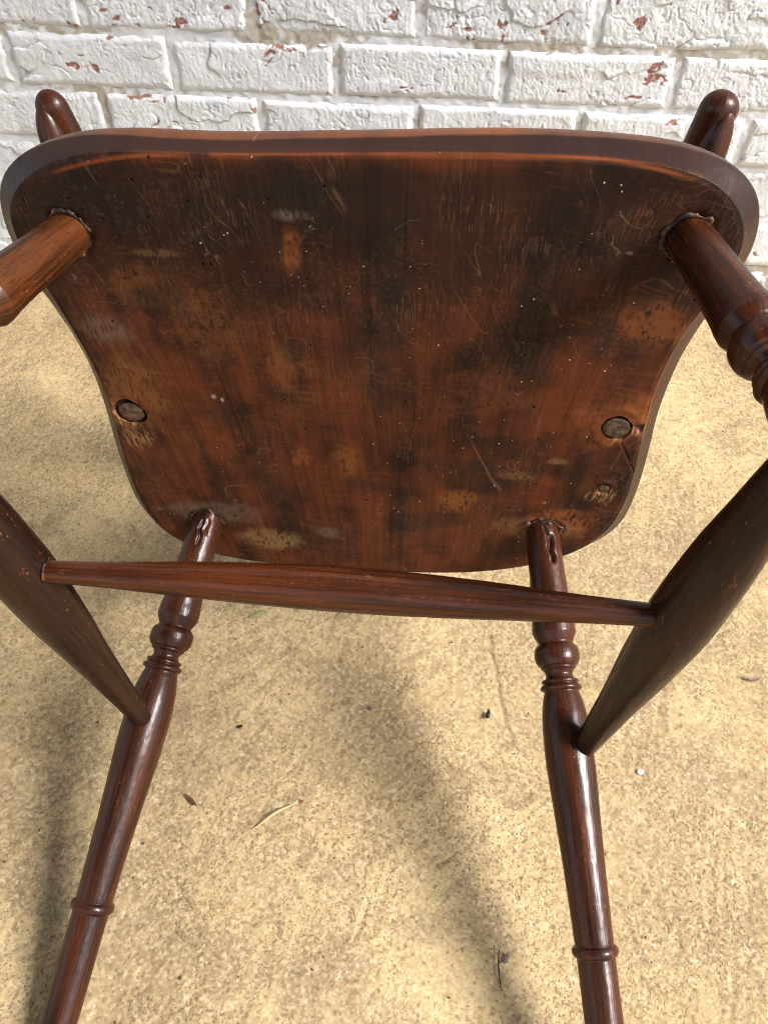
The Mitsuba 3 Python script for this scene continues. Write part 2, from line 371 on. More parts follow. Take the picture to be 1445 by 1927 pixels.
# one hairline crack that wanders across the slab to the right of the middle
cx = 0.565 + 0.30 * (Y + 0.62) * -0.55 + 0.006 * (fb(Y * 40, 0 * Y, 0, 3, 31) - 0.5)
crack = np.exp(-((X - cx) / 0.0016) ** 2) * ss(-0.79, -0.77, Y) * (1 - ss(-0.66, -0.64, Y))
amp = 0.35 + 1.0 * ss(0.40, 0.60, wear)
H = near * (amp * (0.00045 * (lump - 0.5) + 0.00080 * (grit - 0.5)) * (1 - 0.6 * smear) + 0.0013 * (drag1 + drag2) * 0.6 + 0.004 * (low - 0.5) - 0.0016 * crack)
COL = lerp3((0.385, 0.286, 0.150), (0.470, 0.357, 0.192), ss(0.3, 0.7, low))
COL = lerp3(COL, (0.265, 0.200, 0.118), 0.38 * ss(0.46, 0.68, wear))
COL = lerp3(COL, (0.235, 0.172, 0.102), 0.42 * smear)
sp_ = RNG.random(X.shape)
mott = fb(X * 34, Y * 40, 0, 4, 61)
COL = COL * (0.90 + 0.20 * mott)[..., None]
scuff = ss(0.50, 0.74, nz(d1 * 210, (X * 0.25 + Y * 0.97) * 8, 0, 81)) * ss(0.47, 0.58, fb(X * 6 + 2, Y * 4, 0, 2, 82))
scuff = np.maximum(scuff, ss(0.50, 0.74, nz(d2 * 210, (X * 0.78 + Y * 0.62) * 8, 0, 83)) * ss(0.47, 0.58, fb(X * 5 + 9, Y * 5, 0, 2, 84)))
scuff *= ss(0.30, 0.60, fb(X * 60, Y * 60, 0, 3, 85))
COL = lerp3(COL, (0.270, 0.195, 0.112), 0.72 * scuff)
COL = lerp3(COL, COL * [0.78, 0.76, 0.72], ss(0.58, 1.0, grit * (0.85 + 0.3 * lump)))
COL = lerp3(COL, (0.56, 0.475, 0.30), 0.50 * (1 - ss(0.0, 0.45, grit)))
COL = lerp3(COL, (0.13, 0.09, 0.055), 0.75 * (sp_ > 0.968))
COL = lerp3(COL, (0.62, 0.56, 0.42), 0.6 * (sp_ < 0.012))
COL = lerp3(COL, (0.16, 0.12, 0.08), 0.6 * crack)
inside = ss(-0.47, -0.39, X) * (1 - ss(1.17, 1.25, X)) * ss(-1.08, -1.03, Y)
COL = lerp3(np.broadcast_to((0.400, 0.300, 0.163), COL.shape), COL, inside)      # past the fine part the pits of the material carry the grain
put('paving', (np.stack([X, Y, FLOOR + H], -1).reshape(-1, 3), grid_faces(*X.shape)), 'concrete', smooth=True, color=COL.reshape(-1, 3),
    label='sand coloured rough concrete paving with worn patches and trowel marks', kind='structure')

# ------------------------------------------------------------------ the wall of painted bricks
BEDS = [-0.3765, -0.3018, -0.2250, -0.1475, -0.0745, -0.0015, 0.0725, 0.147, 0.222, 0.297, 0.372, 0.447, 0.522, 0.597, 0.672, 0.747, 0.822]
EVEN = {0: 0.0014, 1: 0.2268, 2: 0.4467, 3: 0.6724}
ODD = {0: -0.1145, 1: 0.1112, 2: 0.3366, 3: 0.5606, 4: 0.7859}
labels['brick_wall'] = {'label': 'white painted rough brick wall with red chips behind the tipped chair', 'category': 'wall'}
PAINT, RED, GRIME, OCHRE = (0.705, 0.740, 0.765), (0.34, 0.135, 0.090), (0.30, 0.27, 0.235), (0.34, 0.285, 0.175)


def brick(x0, x1, z0, z1, step, seed):
    nx, nzr = max(8, int((x1 - x0) / step)), max(6, int((z1 - z0) / step))
    a, b = np.linspace(0, 1, nx), np.linspace(0, 1, nzr)
    A, B = np.meshgrid(a, b)
    x, z = x0 + A * (x1 - x0), z0 + B * (z1 - z0)
    o = seed * 7.31
    # ragged outline
    ex = 0.0020 * (nz(z * 90, x * 3 + o, 0, 1) - 0.5) * 2
    ez = 0.0018 * (fb(x * 45, z * 3 + o, 0, 2, 2) - 0.5) * 2 + 0.0034 * (nz(x * 9, np.where(B > 0.5, 4.0, 9.0) + o, 0, 33) - 0.5)
    d = np.minimum(np.minimum(x - x0 + ex, x1 - x + ex), np.minimum(z - z0 + ez, z1 - z + ez))
    rad = 0.0050 + 0.0065 * nz(x * 24, z * 24, o)
    fall = np.clip(1 - d / rad, 0, 1.25)
    h = -0.0033 * fall ** 2
    warp = fb(x * 30, z * 30, o, 3, 3) - 0.5
    h += 0.0024 * (fb(x * 13, z * 20, o, 3, 4) - 0.5)
    h += 0.0010 * (fb(x * 120 + warp * 3, z * 75, o, 3, 5) - 0.5)
    h += 0.0004 * (nz(x * 420, z * 130 + warp * 6, o, 6) - 0.5) + 0.0005 * (nz(x * 330 + warp * 4, z * 300, o, 16) - 0.5)
    r1 = np.abs(fb(x * 15 + warp * 0.9, z * 24 + warp, o + 2, 3, 7) - 0.5)
    m1 = ss(0.52, 0.60, fb(x * 10, z * 16, o + 5, 2, 8))
    crease = np.exp(-(r1 / 0.011) ** 2) * m1
    # a folded lip beside each crease: one side stands proud of the other
    lip = np.tanh((fb(x * 15 + warp * 0.9, z * 24 + warp, o + 2, 3, 7) - 0.5) / 0.011) * m1
    h += 0.0009 * lip - 0.0015 * crease
    h += 0.00045 * (np.random.default_rng(seed + 500).random(x.shape) - 0.5)
    pit = ss(0.70, 0.80, nz(x * 260, z * 230, o, 17)) * ss(0.48, 0.58, fb(x * 30, z * 40, o + 8, 2, 18))
    h -= 0.0009 * pit
    r2 = np.abs(fb(x * 40, z * 50, o + 11, 2, 9) - 0.5)
    crease2 = np.exp(-(r2 / 0.014) ** 2) * ss(0.55, 0.63, fb(x * 22, z * 30, o + 14, 2, 10))
    h -= 0.0009 * crease2
    chipn = fb(x * 70 + warp * 3, z * 95 + warp * 3, o + 20, 5, 11)
    seat_ = fb(x * 16, z * 22, o + 23, 2, 12)
    chip = ss(0.640, 0.662, chipn * 0.56 + 0.40 * seat_ + 0.05 * crease + 0.04 * fall + 0.012)
    h -= 0.0010 * chip
    c = lerp3(PAINT, (0.60, 0.63, 0.665), 0.8 * ss(0.45, 0.75, fb(x * 25, z * 35, o + 30, 4, 13)))
    c = lerp3(c, (0.23, 0.195, 0.165), 0.75 * np.clip(crease ** 2 + 0.5 * crease2, 0, 1) * ss(0.25, 0.7, nz(x * 60, z * 60, o)))
    c = lerp3(c, (0.56, 0.40, 0.35), 0.55 * ss(0.57, 0.66, chipn * 0.45 + 0.45 * seat_))
    c = lerp3(c, lerp3(RED, (0.22, 0.085, 0.06), nz(x * 200, z * 200, o)), 0.9 * chip)
    c = lerp3(c, GRIME, 0.55 * np.clip(fall - 0.55, 0, 1) * nz(x * 60, z * 60, o + 1))
    V = np.stack([x, -h, z], -1)
    # sides: push the border ring back into the mortar
    first, last = V[:1].copy(), V[-1:].copy()
    first[..., 1] = last[..., 1] = 0.018
    V = np.concatenate([first, V, last], 0)
    C = np.concatenate([c[:1], c, c[-1:]], 0)
    l, r = V[:, :1].copy(), V[:, -1:].copy()
    l[..., 1] = r[..., 1] = 0.018
    V, C = np.concatenate([l, V, r], 1), np.concatenate([C[:, :1], C, C[:, -1:]], 1)
    return V, C


def rounded_block(w, h, d, e):
    """a plain bevelled brick, its face at y = 0 and its back at y = d"""
    v = []
    for y, k in ((0.0, e), (e, 0.0), (d, 0.0)):
        v += [(k, y, k), (w - k, y, k), (w - k, y, h - k), (k, y, h - k)]
    f = [(0, 1, 2), (0, 2, 3)]
    for s in (0, 4):
        for i in range(4):
            j = (i + 1) % 4
            f += [(s + i, s + 4 + i, s + 4 + j), (s + i, s + 4 + j, s + j)]
    return trimesh.Trimesh(v, f, process=False)


def next_key(base, used={}):
    k = used[base] = used.get(base, -1) + 1
    return base if k == 0 else f'{base}_{k:03d}'


blocks = {}
for row in range(len(BEDS) - 1):
    z0, z1 = BEDS[row] + 0.0044, BEDS[row + 1] - 0.0044
    if row == 0:
        z0 = FLOOR - 0.01
    odd = row % 2 == 0
    J = ODD if odd else EVEN
    for i in range(-4, 9):
        base = -0.1133 if odd else 0.0010
        near_row = 3 <= row <= 5
        jl = J[i] if (i in J and near_row) else base + 0.2247 * i + RNG.uniform(-0.002, 0.002)
        jr = J[i + 1] if (i + 1 in J and near_row) else base + 0.2247 * (i + 1)
        x0, x1 = jl + 0.0048, jr - 0.0048
        seed = row * 31 + i * 3
        jit = RNG.uniform(-0.0012, 0.0012, 2)
        if row <= 6 and x1 > -0.40 and x0 < 1.25:
            V, C = brick(x0, x1, z0 + jit[0], z1 + jit[1], 0.0012 if 3 <= row <= 5 else 0.0022, seed)
            V[..., 1] += RNG.uniform(-0.0015, 0.0015)
            put(next_key('brick_wall__brick'), (V.reshape(-1, 3), grid_faces(*V.shape[:2])), 'painted_brick', smooth=True, color=C.reshape(-1, 3))
        else:
            kind = (round(z1 - z0, 3), round(x1 - x0, 3))
            if kind not in blocks:
                blocks[kind] = mikit.ply(rounded_block(x1 - x0, z1 - z0, 0.018, 0.004), 'far_brick')
            scene[next_key('brick_wall__brick')] = {**blocks[kind], 'to_world': T().translate([x0, RNG.uniform(-0.0015, 0.0015), z0])}

mx = np.r_[-1.05, np.arange(-0.45, 1.30, 0.0030), 2.05]
mz = np.r_[np.arange(-0.396, 0.165, 0.0025), 0.84]
MX, MZ = np.meshgrid(mx, mz)
MH = 0.0030 + 0.0030 * (fb(MX * 60, MZ * 60, 0, 3, 40) - 0.5) + 0.0014 * (nz(MX * 260, MZ * 260, 0, 41) - 0.5)
MC = lerp3((0.70, 0.73, 0.77), (0.62, 0.64, 0.65), ss(0.45, 0.75, fb(MX * 30, MZ * 60, 0, 3, 42)))
bare = ss(0.575, 0.63, 0.55 * fb(MX * 13, MZ * 20, 0, 2, 43) + 0.45 * fb(MX * 90, MZ * 120, 0, 3, 44))
MC = lerp3(MC, OCHRE, 0.85 * bare * (0.55 + 0.45 * nz(MX * 300, MZ * 300)))
put('brick_wall__mortar', (np.stack([MX, MH, MZ], -1).reshape(-1, 3), grid_faces(*MX.shape)), 'painted_mortar', smooth=True, color=MC.reshape(-1, 3))
core = trimesh.creation.box(extents=(3.1, 0.10, 1.235))
core.apply_translation((0.5, 0.0705, 0.2275))
put('brick_wall__core', core, 'far_brick')

# added roof slab, out of view, to dim the light towards the left
roof = trimesh.creation.box(extents=(6.4, 4.6, 0.09))
roof.apply_translation((-0.40, -2.15, FLOOR + 3.245))
put('added_shade_roof', roof, 'shade_slab_brown', label='plain added roof slab, out of view, that shades the left side', category='roof')

# ------------------------------------------------------------------ the chair
CHAIR = 'windsor_chair'
labels[CHAIR] = {'label': 'dark polished wooden windsor armchair tipped onto its back, underside of the seat showing', 'category': 'chair'}
RB = [0.2201, 0.2206, 0.2217, 0.2233, 0.2254, 0.2279, 0.2308, 0.2341, 0.2376, 0.2413, 0.2451, 0.2489, 0.2525, 0.2556, 0.2577, 0.2581, 0.2569, 0.2545, 0.2512, 0.2472, 0.2427, 0.2378, 0.2328, 0.2278, 0.2229, 0.2182, 0.2139, 0.21, 0.2065, 0.2034, 0.2009, 0.1988, 0.1972, 0.196, 0.1953, 0.1949, 0.1949, 0.1952, 0.1959, 0.1968, 0.198, 0.1995, 0.2011, 0.203, 0.2052, 0.2075, 0.21, 0.2127, 0.2155, 0.2185, 0.2216, 0.2249, 0.2281, 0.2313, 0.2344, 0.2372, 0.2397, 0.2416, 0.2429, 0.2434, 0.2429, 0.2416, 0.2396, 0.2372, 0.2346, 0.2319, 0.2292, 0.2267, 0.2245, 0.2225, 0.221, 0.2199, 0.2192, 0.219, 0.2195, 0.2205, 0.2223, 0.2249, 0.2285, 0.2333, 0.2397, 0.248, 0.259, 0.2723, 0.2847, 0.2932, 0.2973, 0.2983, 0.2966, 0.2923, 0.286, 0.2785, 0.2705, 0.2626, 0.2553, 0.2487, 0.2427, 0.2373, 0.2325, 0.2282, 0.2244, 0.2211, 0.2183, 0.2158, 0.2138, 0.2122, 0.211, 0.2102, 0.2098, 0.2098, 0.2102, 0.211, 0.2122, 0.2139, 0.2161, 0.2187, 0.2219, 0.2256, 0.23, 0.2352, 0.2411, 0.2478, 0.2552, 0.263, 0.2708, 0.2782, 0.2847, 0.29, 0.2939, 0.2959, 0.2951, 0.2904, 0.2819, 0.2716, 0.2613, 0.2523, 0.2446, 0.2381, 0.2327, 0.2284, 0.225, 0.2226, 0.221, 0.2202]
RO = [0.2332, 0.2336, 0.2347, 0.2364, 0.2386, 0.2414, 0.2446, 0.2483, 0.2523, 0.2566, 0.2612, 0.2659, 0.2705, 0.2749, 0.2789, 0.282, 0.284, 0.2844, 0.283, 0.2796, 0.2749, 0.2695, 0.2637, 0.2579, 0.2524, 0.2474, 0.2429, 0.2389, 0.2355, 0.2325, 0.23, 0.228, 0.2263, 0.2251, 0.2242, 0.2237, 0.2235, 0.2236, 0.224, 0.2247, 0.2256, 0.2269, 0.2284, 0.2301, 0.2322, 0.2344, 0.237, 0.2398, 0.2428, 0.2459, 0.2492, 0.2525, 0.2557, 0.2588, 0.2615, 0.2638, 0.2654, 0.2661, 0.2658, 0.2644, 0.262, 0.259, 0.2556, 0.252, 0.2485, 0.2451, 0.2419, 0.2391, 0.2367, 0.2347, 0.2333, 0.2323, 0.232, 0.2322, 0.2332, 0.2349, 0.2375, 0.241, 0.2458, 0.252, 0.26, 0.27, 0.2812, 0.2919, 0.3006, 0.3068, 0.3102, 0.3101, 0.307, 0.3016, 0.2947, 0.2869, 0.279, 0.2712, 0.2639, 0.2572, 0.2511, 0.2456, 0.2405, 0.236, 0.232, 0.2284, 0.2253, 0.2226, 0.2203, 0.2184, 0.217, 0.216, 0.2154, 0.2152, 0.2154, 0.2161, 0.2172, 0.2187, 0.2208, 0.2234, 0.2265, 0.2303, 0.2347, 0.24, 0.2461, 0.2531, 0.2611, 0.2696, 0.2783, 0.2867, 0.2944, 0.3011, 0.3063, 0.3094, 0.3095, 0.3065, 0.301, 0.2935, 0.2845, 0.2748, 0.2653, 0.2568, 0.2496, 0.2439, 0.2397, 0.2367, 0.2347, 0.2335]
TH = np.linspace(-np.pi, np.pi, 145)
rb, ro = (CubicSpline(TH, r + r[:1], bc_type='periodic') for r in (RB, RO))
den = np.linspace(-np.pi, np.pi, 20001)                        # finer round the two tenons, which lie at the sides
wgt = 1 + 2.6 * (np.exp(-(den / 0.075) ** 4) + np.exp(-((np.abs(den) - np.pi) / 0.075) ** 4) + 0.6 * np.exp(-((den + 0.32) / 0.05) ** 4))
cum = np.r_[0, np.cumsum((wgt[1:] + wgt[:-1]) / 2)]
NA = 1300
th = np.interp(np.linspace(0, cum[-1], NA + 1)[:-1], cum, den)
B_, O_ = rb(th), ro(th)
# along the back the edge is nearly square: bring the upper outline in over the flat
back = ss(0.35, 0.75, -np.sin(th)) * (np.abs(np.cos(th)) < 0.8)
back = np.convolve(np.r_[back[-40:], back, back[:40]], np.ones(61) / 61, 'same')[40:-40]
O_ = O_ * (1 - back) + (B_ + 0.007) * back - 0.002 * ss(0.55, 0.95, np.sin(th)) + 0.002
FLEG = [(-0.2060, 0.2827, 0.0), (0.2116, 0.2899, 0.0)]
RLEG = [(-0.1617, -0.0058, 0.0), (0.1555, 0.0060, 0.0)]


def seat_height(x, v):
    h = 0.0010 * (fb(x * 14, v * 9, 0, 3, 50) - 0.5) + 0.00035 * (fb(x * 130, v * 40, 0, 2, 51) - 0.5)
    for k, (tx, tv, r) in enumerate(TENON):
        d = np.hypot(x - tx, v - tv)
        a = np.arctan2(v - tv, x - tx)
        rag = 0.0006 * (nz(np.cos(a) * 2.5 + k * 9, np.sin(a) * 2.5, 0, 52) - 0.5) * 2
        gap = r * ((0.06 + (0.24, 0.05)[k] * ss(-0.2, 1.0, np.cos(a - (2.5, 2.0, 1.0)[k])) + 0.10 * ss(0.2, 1.0, np.cos(a - (-0.4, -0.6, 4.0)[k]))) if k < 2 else 0.15)
        h -= (0.0055 if k < 2 else 0.002) * (1 - ss(r + gap * 0.6, r + gap * 1.5, d + rag))
        h += 0.0012 * np.exp(-((d - r * 1.75) / (r * 0.35)) ** 2) * (nz(np.cos(a) * 2 + k, np.sin(a) * 2, 3, 53))
    for jx, jv, _ in FLEG + RLEG:
        d = np.hypot(x - jx, v - jv)
        h -= 0.0022 * (1 - ss(0.014, 0.021, d)) * nz(x * 200, v * 200, 0, 54)
    # chip beside the right tenon, and the split that runs from it to the edge
    h -= 0.0035 * np.exp(-(((x - 0.2150) / 0.006) ** 2 + ((v - 0.131) / 0.004) ** 2)) * (0.5 + nz(x * 300, v * 300, 0, 55))
    ln = (x - 0.203) - 0.52 * (0.118 - v)
    h -= 0.0012 * np.exp(-(ln / 0.0009) ** 2) * ss(0.072, 0.078, v) * (1 - ss(0.112, 0.118, v))
    return h


rings, nrm = [], []
for k in np.r_[np.linspace(0.0, 0.78, 120)[:-1], np.linspace(0.78, 1.0, 110)]:
    r = B_ * k * 0.997
    x, v = r * np.cos(th), 0.13 + r * np.sin(th)
    edge = ss(0.985, 1.0, np.full_like(x, k))
    rings.append(np.stack([x, v, seat_height(x, v) - 0.0008 * edge], -1))
wave = 1 + 0.004 * (fb(np.cos(th) * 6, np.sin(th) * 6, 0, 3, 60) - 0.5)
DEPTH = 0.016
prof = []                                                    # (share of the way from the flat's edge to the widest line, depth)
for k in (0.012, 0.03, 0.06):
    prof.append((0.90 * k, 0.0009 + 0.35 * k * DEPTH))
for k in np.linspace(0.10, 1.0, 18):
    prof.append((0.90 * k, 0.0006 + (DEPTH - 0.0006) * k))
for a in np.linspace(0.15, 1.0, 8):
    prof.append((0.90 + 0.10 * np.sin(a * np.pi / 2), DEPTH + 0.003 * a))
for a in np.linspace(0.06, 1.0, 16):
    prof.append((1.0 - 0.75 * (1 - np.cos(a * np.pi / 2)), DEPTH + 0.003 + 0.019 * np.sin(a * np.pi / 2)))
for s_, dp in prof:
    r = (B_ * 0.997 + (O_ - 0.002 - B_ * 0.997) * s_) * (1 + (wave - 1) * s_)
    x, v = r * np.cos(th), 0.13 + r * np.sin(th)
    rings.append(np.stack([x, v, np.full_like(x, -dp) + 0.0007 * (nz(x * 60, v * 60, dp * 60, 61) - 0.5)], -1))
last = rings[-1]
for k in np.linspace(0.9, 0.0, 8):                            # the dished top of the seat
    c = np.array([0.0, 0.13, 0.0])
    q = c + (last - c) * [k, k, 1]
    q[:, 2] = last[:, 2] + 0.010 * ss(1.0, 0.6, np.full(NA, k))
    rings.append(q)
SV = np.array(rings)
SV = np.concatenate([SV, SV[:, :1]], 1)
m = trimesh.Trimesh(W(SV.reshape(-1, 3)), grid_faces(*SV.shape[:2]), process=False)
m.merge_vertices(merge_tex=True, merge_norm=True)
put(f'{CHAIR}__seat', m, 'seat_wood', smooth=40, label='worn dark underside of the shaped wooden seat')

for k, (tx, tv, r) in enumerate(TENON):
    a = np.linspace(0, 2 * np.pi, 41)
    rr = np.r_[0.0, 0.35, 0.7, 0.93, 1.0, 1.0]
    dep = np.r_[0, 0, 0, -0.0002, -0.0009, -0.008]
    R = r * rr[:, None] * (1 + 0.07 * (nz(np.cos(a) * 2 + 5 * k, np.sin(a) * 2, 0, 70)[None] - 0.5))
    lift = [-0.0008, 0.0006, -0.0006][k]
    V = np.stack([tx + R * np.cos(a), tv + 0.9 * R * np.sin(a), lift + dep[:, None] + 0.0004 * nz(R * 400 * np.cos(a), R * 400 * np.sin(a), k)], -1)
    tm = trimesh.Trimesh(W(V.reshape(-1, 3)), grid_faces(*V.shape[:2]), process=False)
    put(next_key(f'{CHAIR}__seat__tenon_end'), tm, 'end_grain', smooth=35,
        label=['round tenon end in a dark cracked hole near the left edge', 'round tenon end beside a chipped hole near the right edge', 'small round peg end below the right tenon'][k])

# the turned legs
LEG = [(-0.012, 0.0135), (0.0, 0.0142), (0.003, 0.0147), (0.046, 0.0160), (0.080, 0.0176), (0.0890, 0.0186), (0.0940, 0.0187), (0.0952, 0.0183), (0.1000, 0.0163), (0.1032, 0.0148),
       (0.1040, 0.0150), (0.1052, 0.0163), (0.1075, 0.0181), (0.1105, 0.0190), (0.1140, 0.0192), (0.1175, 0.0188), (0.1208, 0.0176), (0.1228, 0.0162), (0.1232, 0.0148), (0.1240, 0.0146),
       (0.1244, 0.0151), (0.1270, 0.0126), (0.1304, 0.0113), (0.1330, 0.0121), (0.1342, 0.0132), (0.1346, 0.0150), (0.1356, 0.0156), (0.1370, 0.0153), (0.1380, 0.0142), (0.1390, 0.0158),
       (0.1411, 0.0174), (0.1432, 0.0167), (0.1442, 0.0145), (0.1500, 0.0160),
       (0.1657, 0.0188), (0.1900, 0.0201), (0.2051, 0.0200), (0.2404, 0.0183), (0.2825, 0.0164), (0.3206, 0.0152), (0.3345, 0.0148), (0.3350, 0.0144), (0.3356, 0.0158), (0.3370, 0.0171),
       (0.3392, 0.0176), (0.3416, 0.0171), (0.3430, 0.0157), (0.3438, 0.0145), (0.3817, 0.0144), (0.47, 0.0130)]
leg_r = PchipInterpolator(*np.array(LEG).T)


def leg(key, a, b, length, seed, label=None, split=False, scale=1.0, bsdf='turned_wood'):
    a, b = np.asarray(a, float), np.asarray(b, float)
    d = (b - a) / np.linalg.norm(b - a)
    s = np.unique(np.round(np.r_[np.arange(-0.012, length, 0.0010), np.arange(0.085, 0.152, 0.0005), np.arange(0.332, 0.346, 0.0005)], 6))
    s = s[s < length]
    R = leg_r(s) * scale
    s, R = np.r_[s, length, length], np.r_[R, R[-1] * 0.9, 0.0]
    P = a + d * s[:, None]
    bend = 0.0012 * np.sin(np.clip(s, 0, length) * 9 + seed)
    P[:, 0] += bend
    t = np.gradient(P, axis=0)
    seg = 128 if split else 64
    V, uv = sweep(np.r_[P[:-1], P[-2:-1] + d * 0.0004], R, seg=seg, rough=0.035, seed=seed, up=(1, 0, 0))
    if split:                                                 # the split and bruise at the top of this leg
        c = P[:, None]
        rel = V - c
        ang = np.broadcast_to(np.linspace(0, 2 * np.pi, seg + 1), V.shape[:2])
        sc = s[:, None]
        for a0, s0, s1, wd, dp in split:
            w_ = 0.16 * (fb(sc * 90 + seed, 0 * sc, 0, 2, 80) - 0.5)
            k = np.exp(-((((ang - a0 + w_ * 2) + np.pi) % (2 * np.pi) - np.pi) / wd) ** 2) * ss(s0 - 0.002, s0 + 0.004, sc) * (1 - ss(s1 - 0.006, s1, sc))
            rel = rel * (1 - dp * k)[..., None]
        V = c + rel
    put_bar(key, W(V.reshape(-1, 3)).reshape(V.shape), uv, bsdf)
    if label:
        labels[key] = {'label': label}


def floor_length(a, b, r=0.0135):
    a, b = np.asarray(a, float), np.asarray(b, float)
    d = (b - a) / np.linalg.norm(b - a)
    za, dz = W(a)[2], (d @ CM)[2]
    return (FLOOR + r * math.sqrt(max(0, 1 - dz * dz)) - za) / dz


RB2 = [(-0.2066, -0.1478, 0.3066), (0.1959, -0.1323, 0.3066)]
FB2 = [(-0.2219, 0.2858, 0.09), (0.2305, 0.2838, 0.09)]
leg(f'{CHAIR}__leg', FLEG[0], FB2[0], 0.455, 1, 'orange brown turned leg at upper left', bsdf='lighter_finish')
leg(f'{CHAIR}__leg_001', FLEG[1], FB2[1], 0.455, 2, 'nearly black turned leg at upper right')
leg(f'{CHAIR}__leg_002', RLEG[0], RB2[0], floor_length(RLEG[0], RB2[0]), 3, 'turned leg at lower left reaching the paving', split=[(-0.10, 0.002, 0.030, 0.09, 0.20), (-0.45, 0.0, 0.018, 0.16, 0.10)])
leg(f'{CHAIR}__leg_003', RLEG[1], RB2[1], floor_length(RLEG[1], RB2[1]), 4, 'turned leg at lower right with a split at its top', split=[(-0.30, 0.008, 0.036, 0.12, 0.34), (-0.05, 0.0, 0.022, 0.08, 0.14)])

# lumps of old glue and filler round each leg where it enters the seat
for k, (jx, jv, _) in enumerate(FLEG + RLEG):
    a, b = np.linspace(0, 2 * np.pi, 91), np.linspace(0, 2 * np.pi, 15)
    A, Bq = np.meshgrid(a, b)
    n1 = fb(np.cos(A) * 3.2 + 7 * k, np.sin(A) * 3.2, 0, 3, 90)
    n2 = fb(np.cos(A) * 9 + 7 * k, np.sin(A) * 9, np.cos(Bq) * 2, 3, 91)
    rr = 0.0004 + 0.0014 * ss(0.45, 0.72, n1) + 0.0004 * (n2 - 0.4)
    R = 0.0150 + rr * 0.7 + rr * 1.3 * np.cos(Bq)
    V = np.stack([jx + R * np.cos(A), jv + R * np.sin(A), 0.0002 + rr * 0.75 * np.sin(Bq)], -1)
    tm = trimesh.Trimesh(W(V.reshape(-1, 3)), grid_faces(*V.shape[:2]), process=False)
    base = f'{CHAIR}__leg' + ('' if k == 0 else f'_{k:03d}')
    put(f'{base}__glue_ring', tm, 'joint_filler', smooth=True)


def nail_head(c, r, key):
    s = trimesh.creation.icosphere(subdivisions=2, radius=1.0)
    s.vertices = W(np.asarray(c) + s.vertices * [r, r, r * 0.7])
    put(key, s, 'old_iron', smooth=True)


nail_head((0.1400, 0.0165, 0.0012), 0.0030, f'{CHAIR}__leg_003__nail_head')
nail_head((0.1590, 0.0195, 0.0030), 0.0027, f'{CHAIR}__leg_003__nail_head_001')

# the side stretchers swell in the middle, where the cross stretcher enters
def side_stretcher(key, rear, front, seed):
    rear, front = np.asarray(rear, float), np.asarray(front, float)
    L = np.linalg.norm(front - rear)
    t = np.linspace(-0.03, 1.03, 130)
    prof = PchipInterpolator([-0.03, 0.0, 0.06, 0.25, 0.45, 0.56, 0.67, 0.85, 1.0, 1.03], [0.0082, 0.0084, 0.0095, 0.0140, 0.0202, 0.0219, 0.0206, 0.0148, 0.0095, 0.009])
    P = rear + (front - rear) * t[:, None]
    R = prof(t)
    V, uv = sweep(np.r_[P[:1], P, P[-1:]] + np.r_[[-(front - rear) * 1e-4], np.zeros_like(P), [(front - rear) * 1e-4]], np.r_[0, R, 0], seg=56, rough=0.03, seed=seed)
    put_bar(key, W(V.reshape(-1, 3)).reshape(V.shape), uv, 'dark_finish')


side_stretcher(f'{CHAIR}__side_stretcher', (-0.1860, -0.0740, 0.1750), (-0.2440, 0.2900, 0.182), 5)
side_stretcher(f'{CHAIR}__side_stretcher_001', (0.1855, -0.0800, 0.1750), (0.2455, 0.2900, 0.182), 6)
a, b = np.array([-0.2085, 0.1335, 0.1804]), np.array([0.2105, 0.1260, 0.1804])
t = np.linspace(0, 1, 150)
RINGS = [(a, b - a, 0.0080, f'{CHAIR}__cross_stretcher__glue_ring'), (b, a - b, 0.0081, f'{CHAIR}__cross_stretcher__glue_ring_001')]
prof = PchipInterpolator([0, 0.04, 0.12, 0.3, 0.5, 0.7, 0.88, 0.96, 1], [0.0076, 0.0078, 0.0088, 0.0128, 0.0152, 0.0128, 0.0090, 0.0079, 0.0077])
P = a + (b - a) * t[:, None]
P[:, 1] += 0.004 * np.sin(t * np.pi)
V, uv = sweep(P, prof(t), seg=56, rough=0.05, seed=7)
put_bar(f'{CHAIR}__cross_stretcher', W(V.reshape(-1, 3)).reshape(V.shape), uv, 'red_finish')


for k, (c0, d0, r0, key) in enumerate(RINGS):                # a seam of old glue where the stretcher enters
    d0 = d0 / np.linalg.norm(d0)
    e1 = np.cross(d0, [0, 0, 1.0]); e1 /= np.linalg.norm(e1); e2 = np.cross(d0, e1)
    A, Bq = np.meshgrid(np.linspace(0, 2 * np.pi, 61), np.linspace(0, 2 * np.pi, 11))
    rr = 0.0006 + 0.0009 * ss(0.4, 0.7, fb(np.cos(A) * 2.5 + 5 * k, np.sin(A) * 2.5, 0, 3, 95))
    R = r0 + rr * np.cos(Bq)
    V = (c0 + d0 * 0.0105) + R[..., None] * (np.cos(A)[..., None] * e1 + np.sin(A)[..., None] * e2) + (rr * np.sin(Bq))[..., None] * d0
    put(key, trimesh.Trimesh(W(V.reshape(-1, 3)), grid_faces(*V.shape[:2]), process=False), 'joint_filler', smooth=True)


# the arm bow, its supports, the spindles and the hoop of the back lie behind the seat
def curve(pts, n=160):
    pts = np.asarray(pts, float)
    s = np.r_[0, np.cumsum(np.linalg.norm(np.diff(pts, axis=0), axis=1))]
    return CubicSpline(s, pts)(np.linspace(0, s[-1], n))


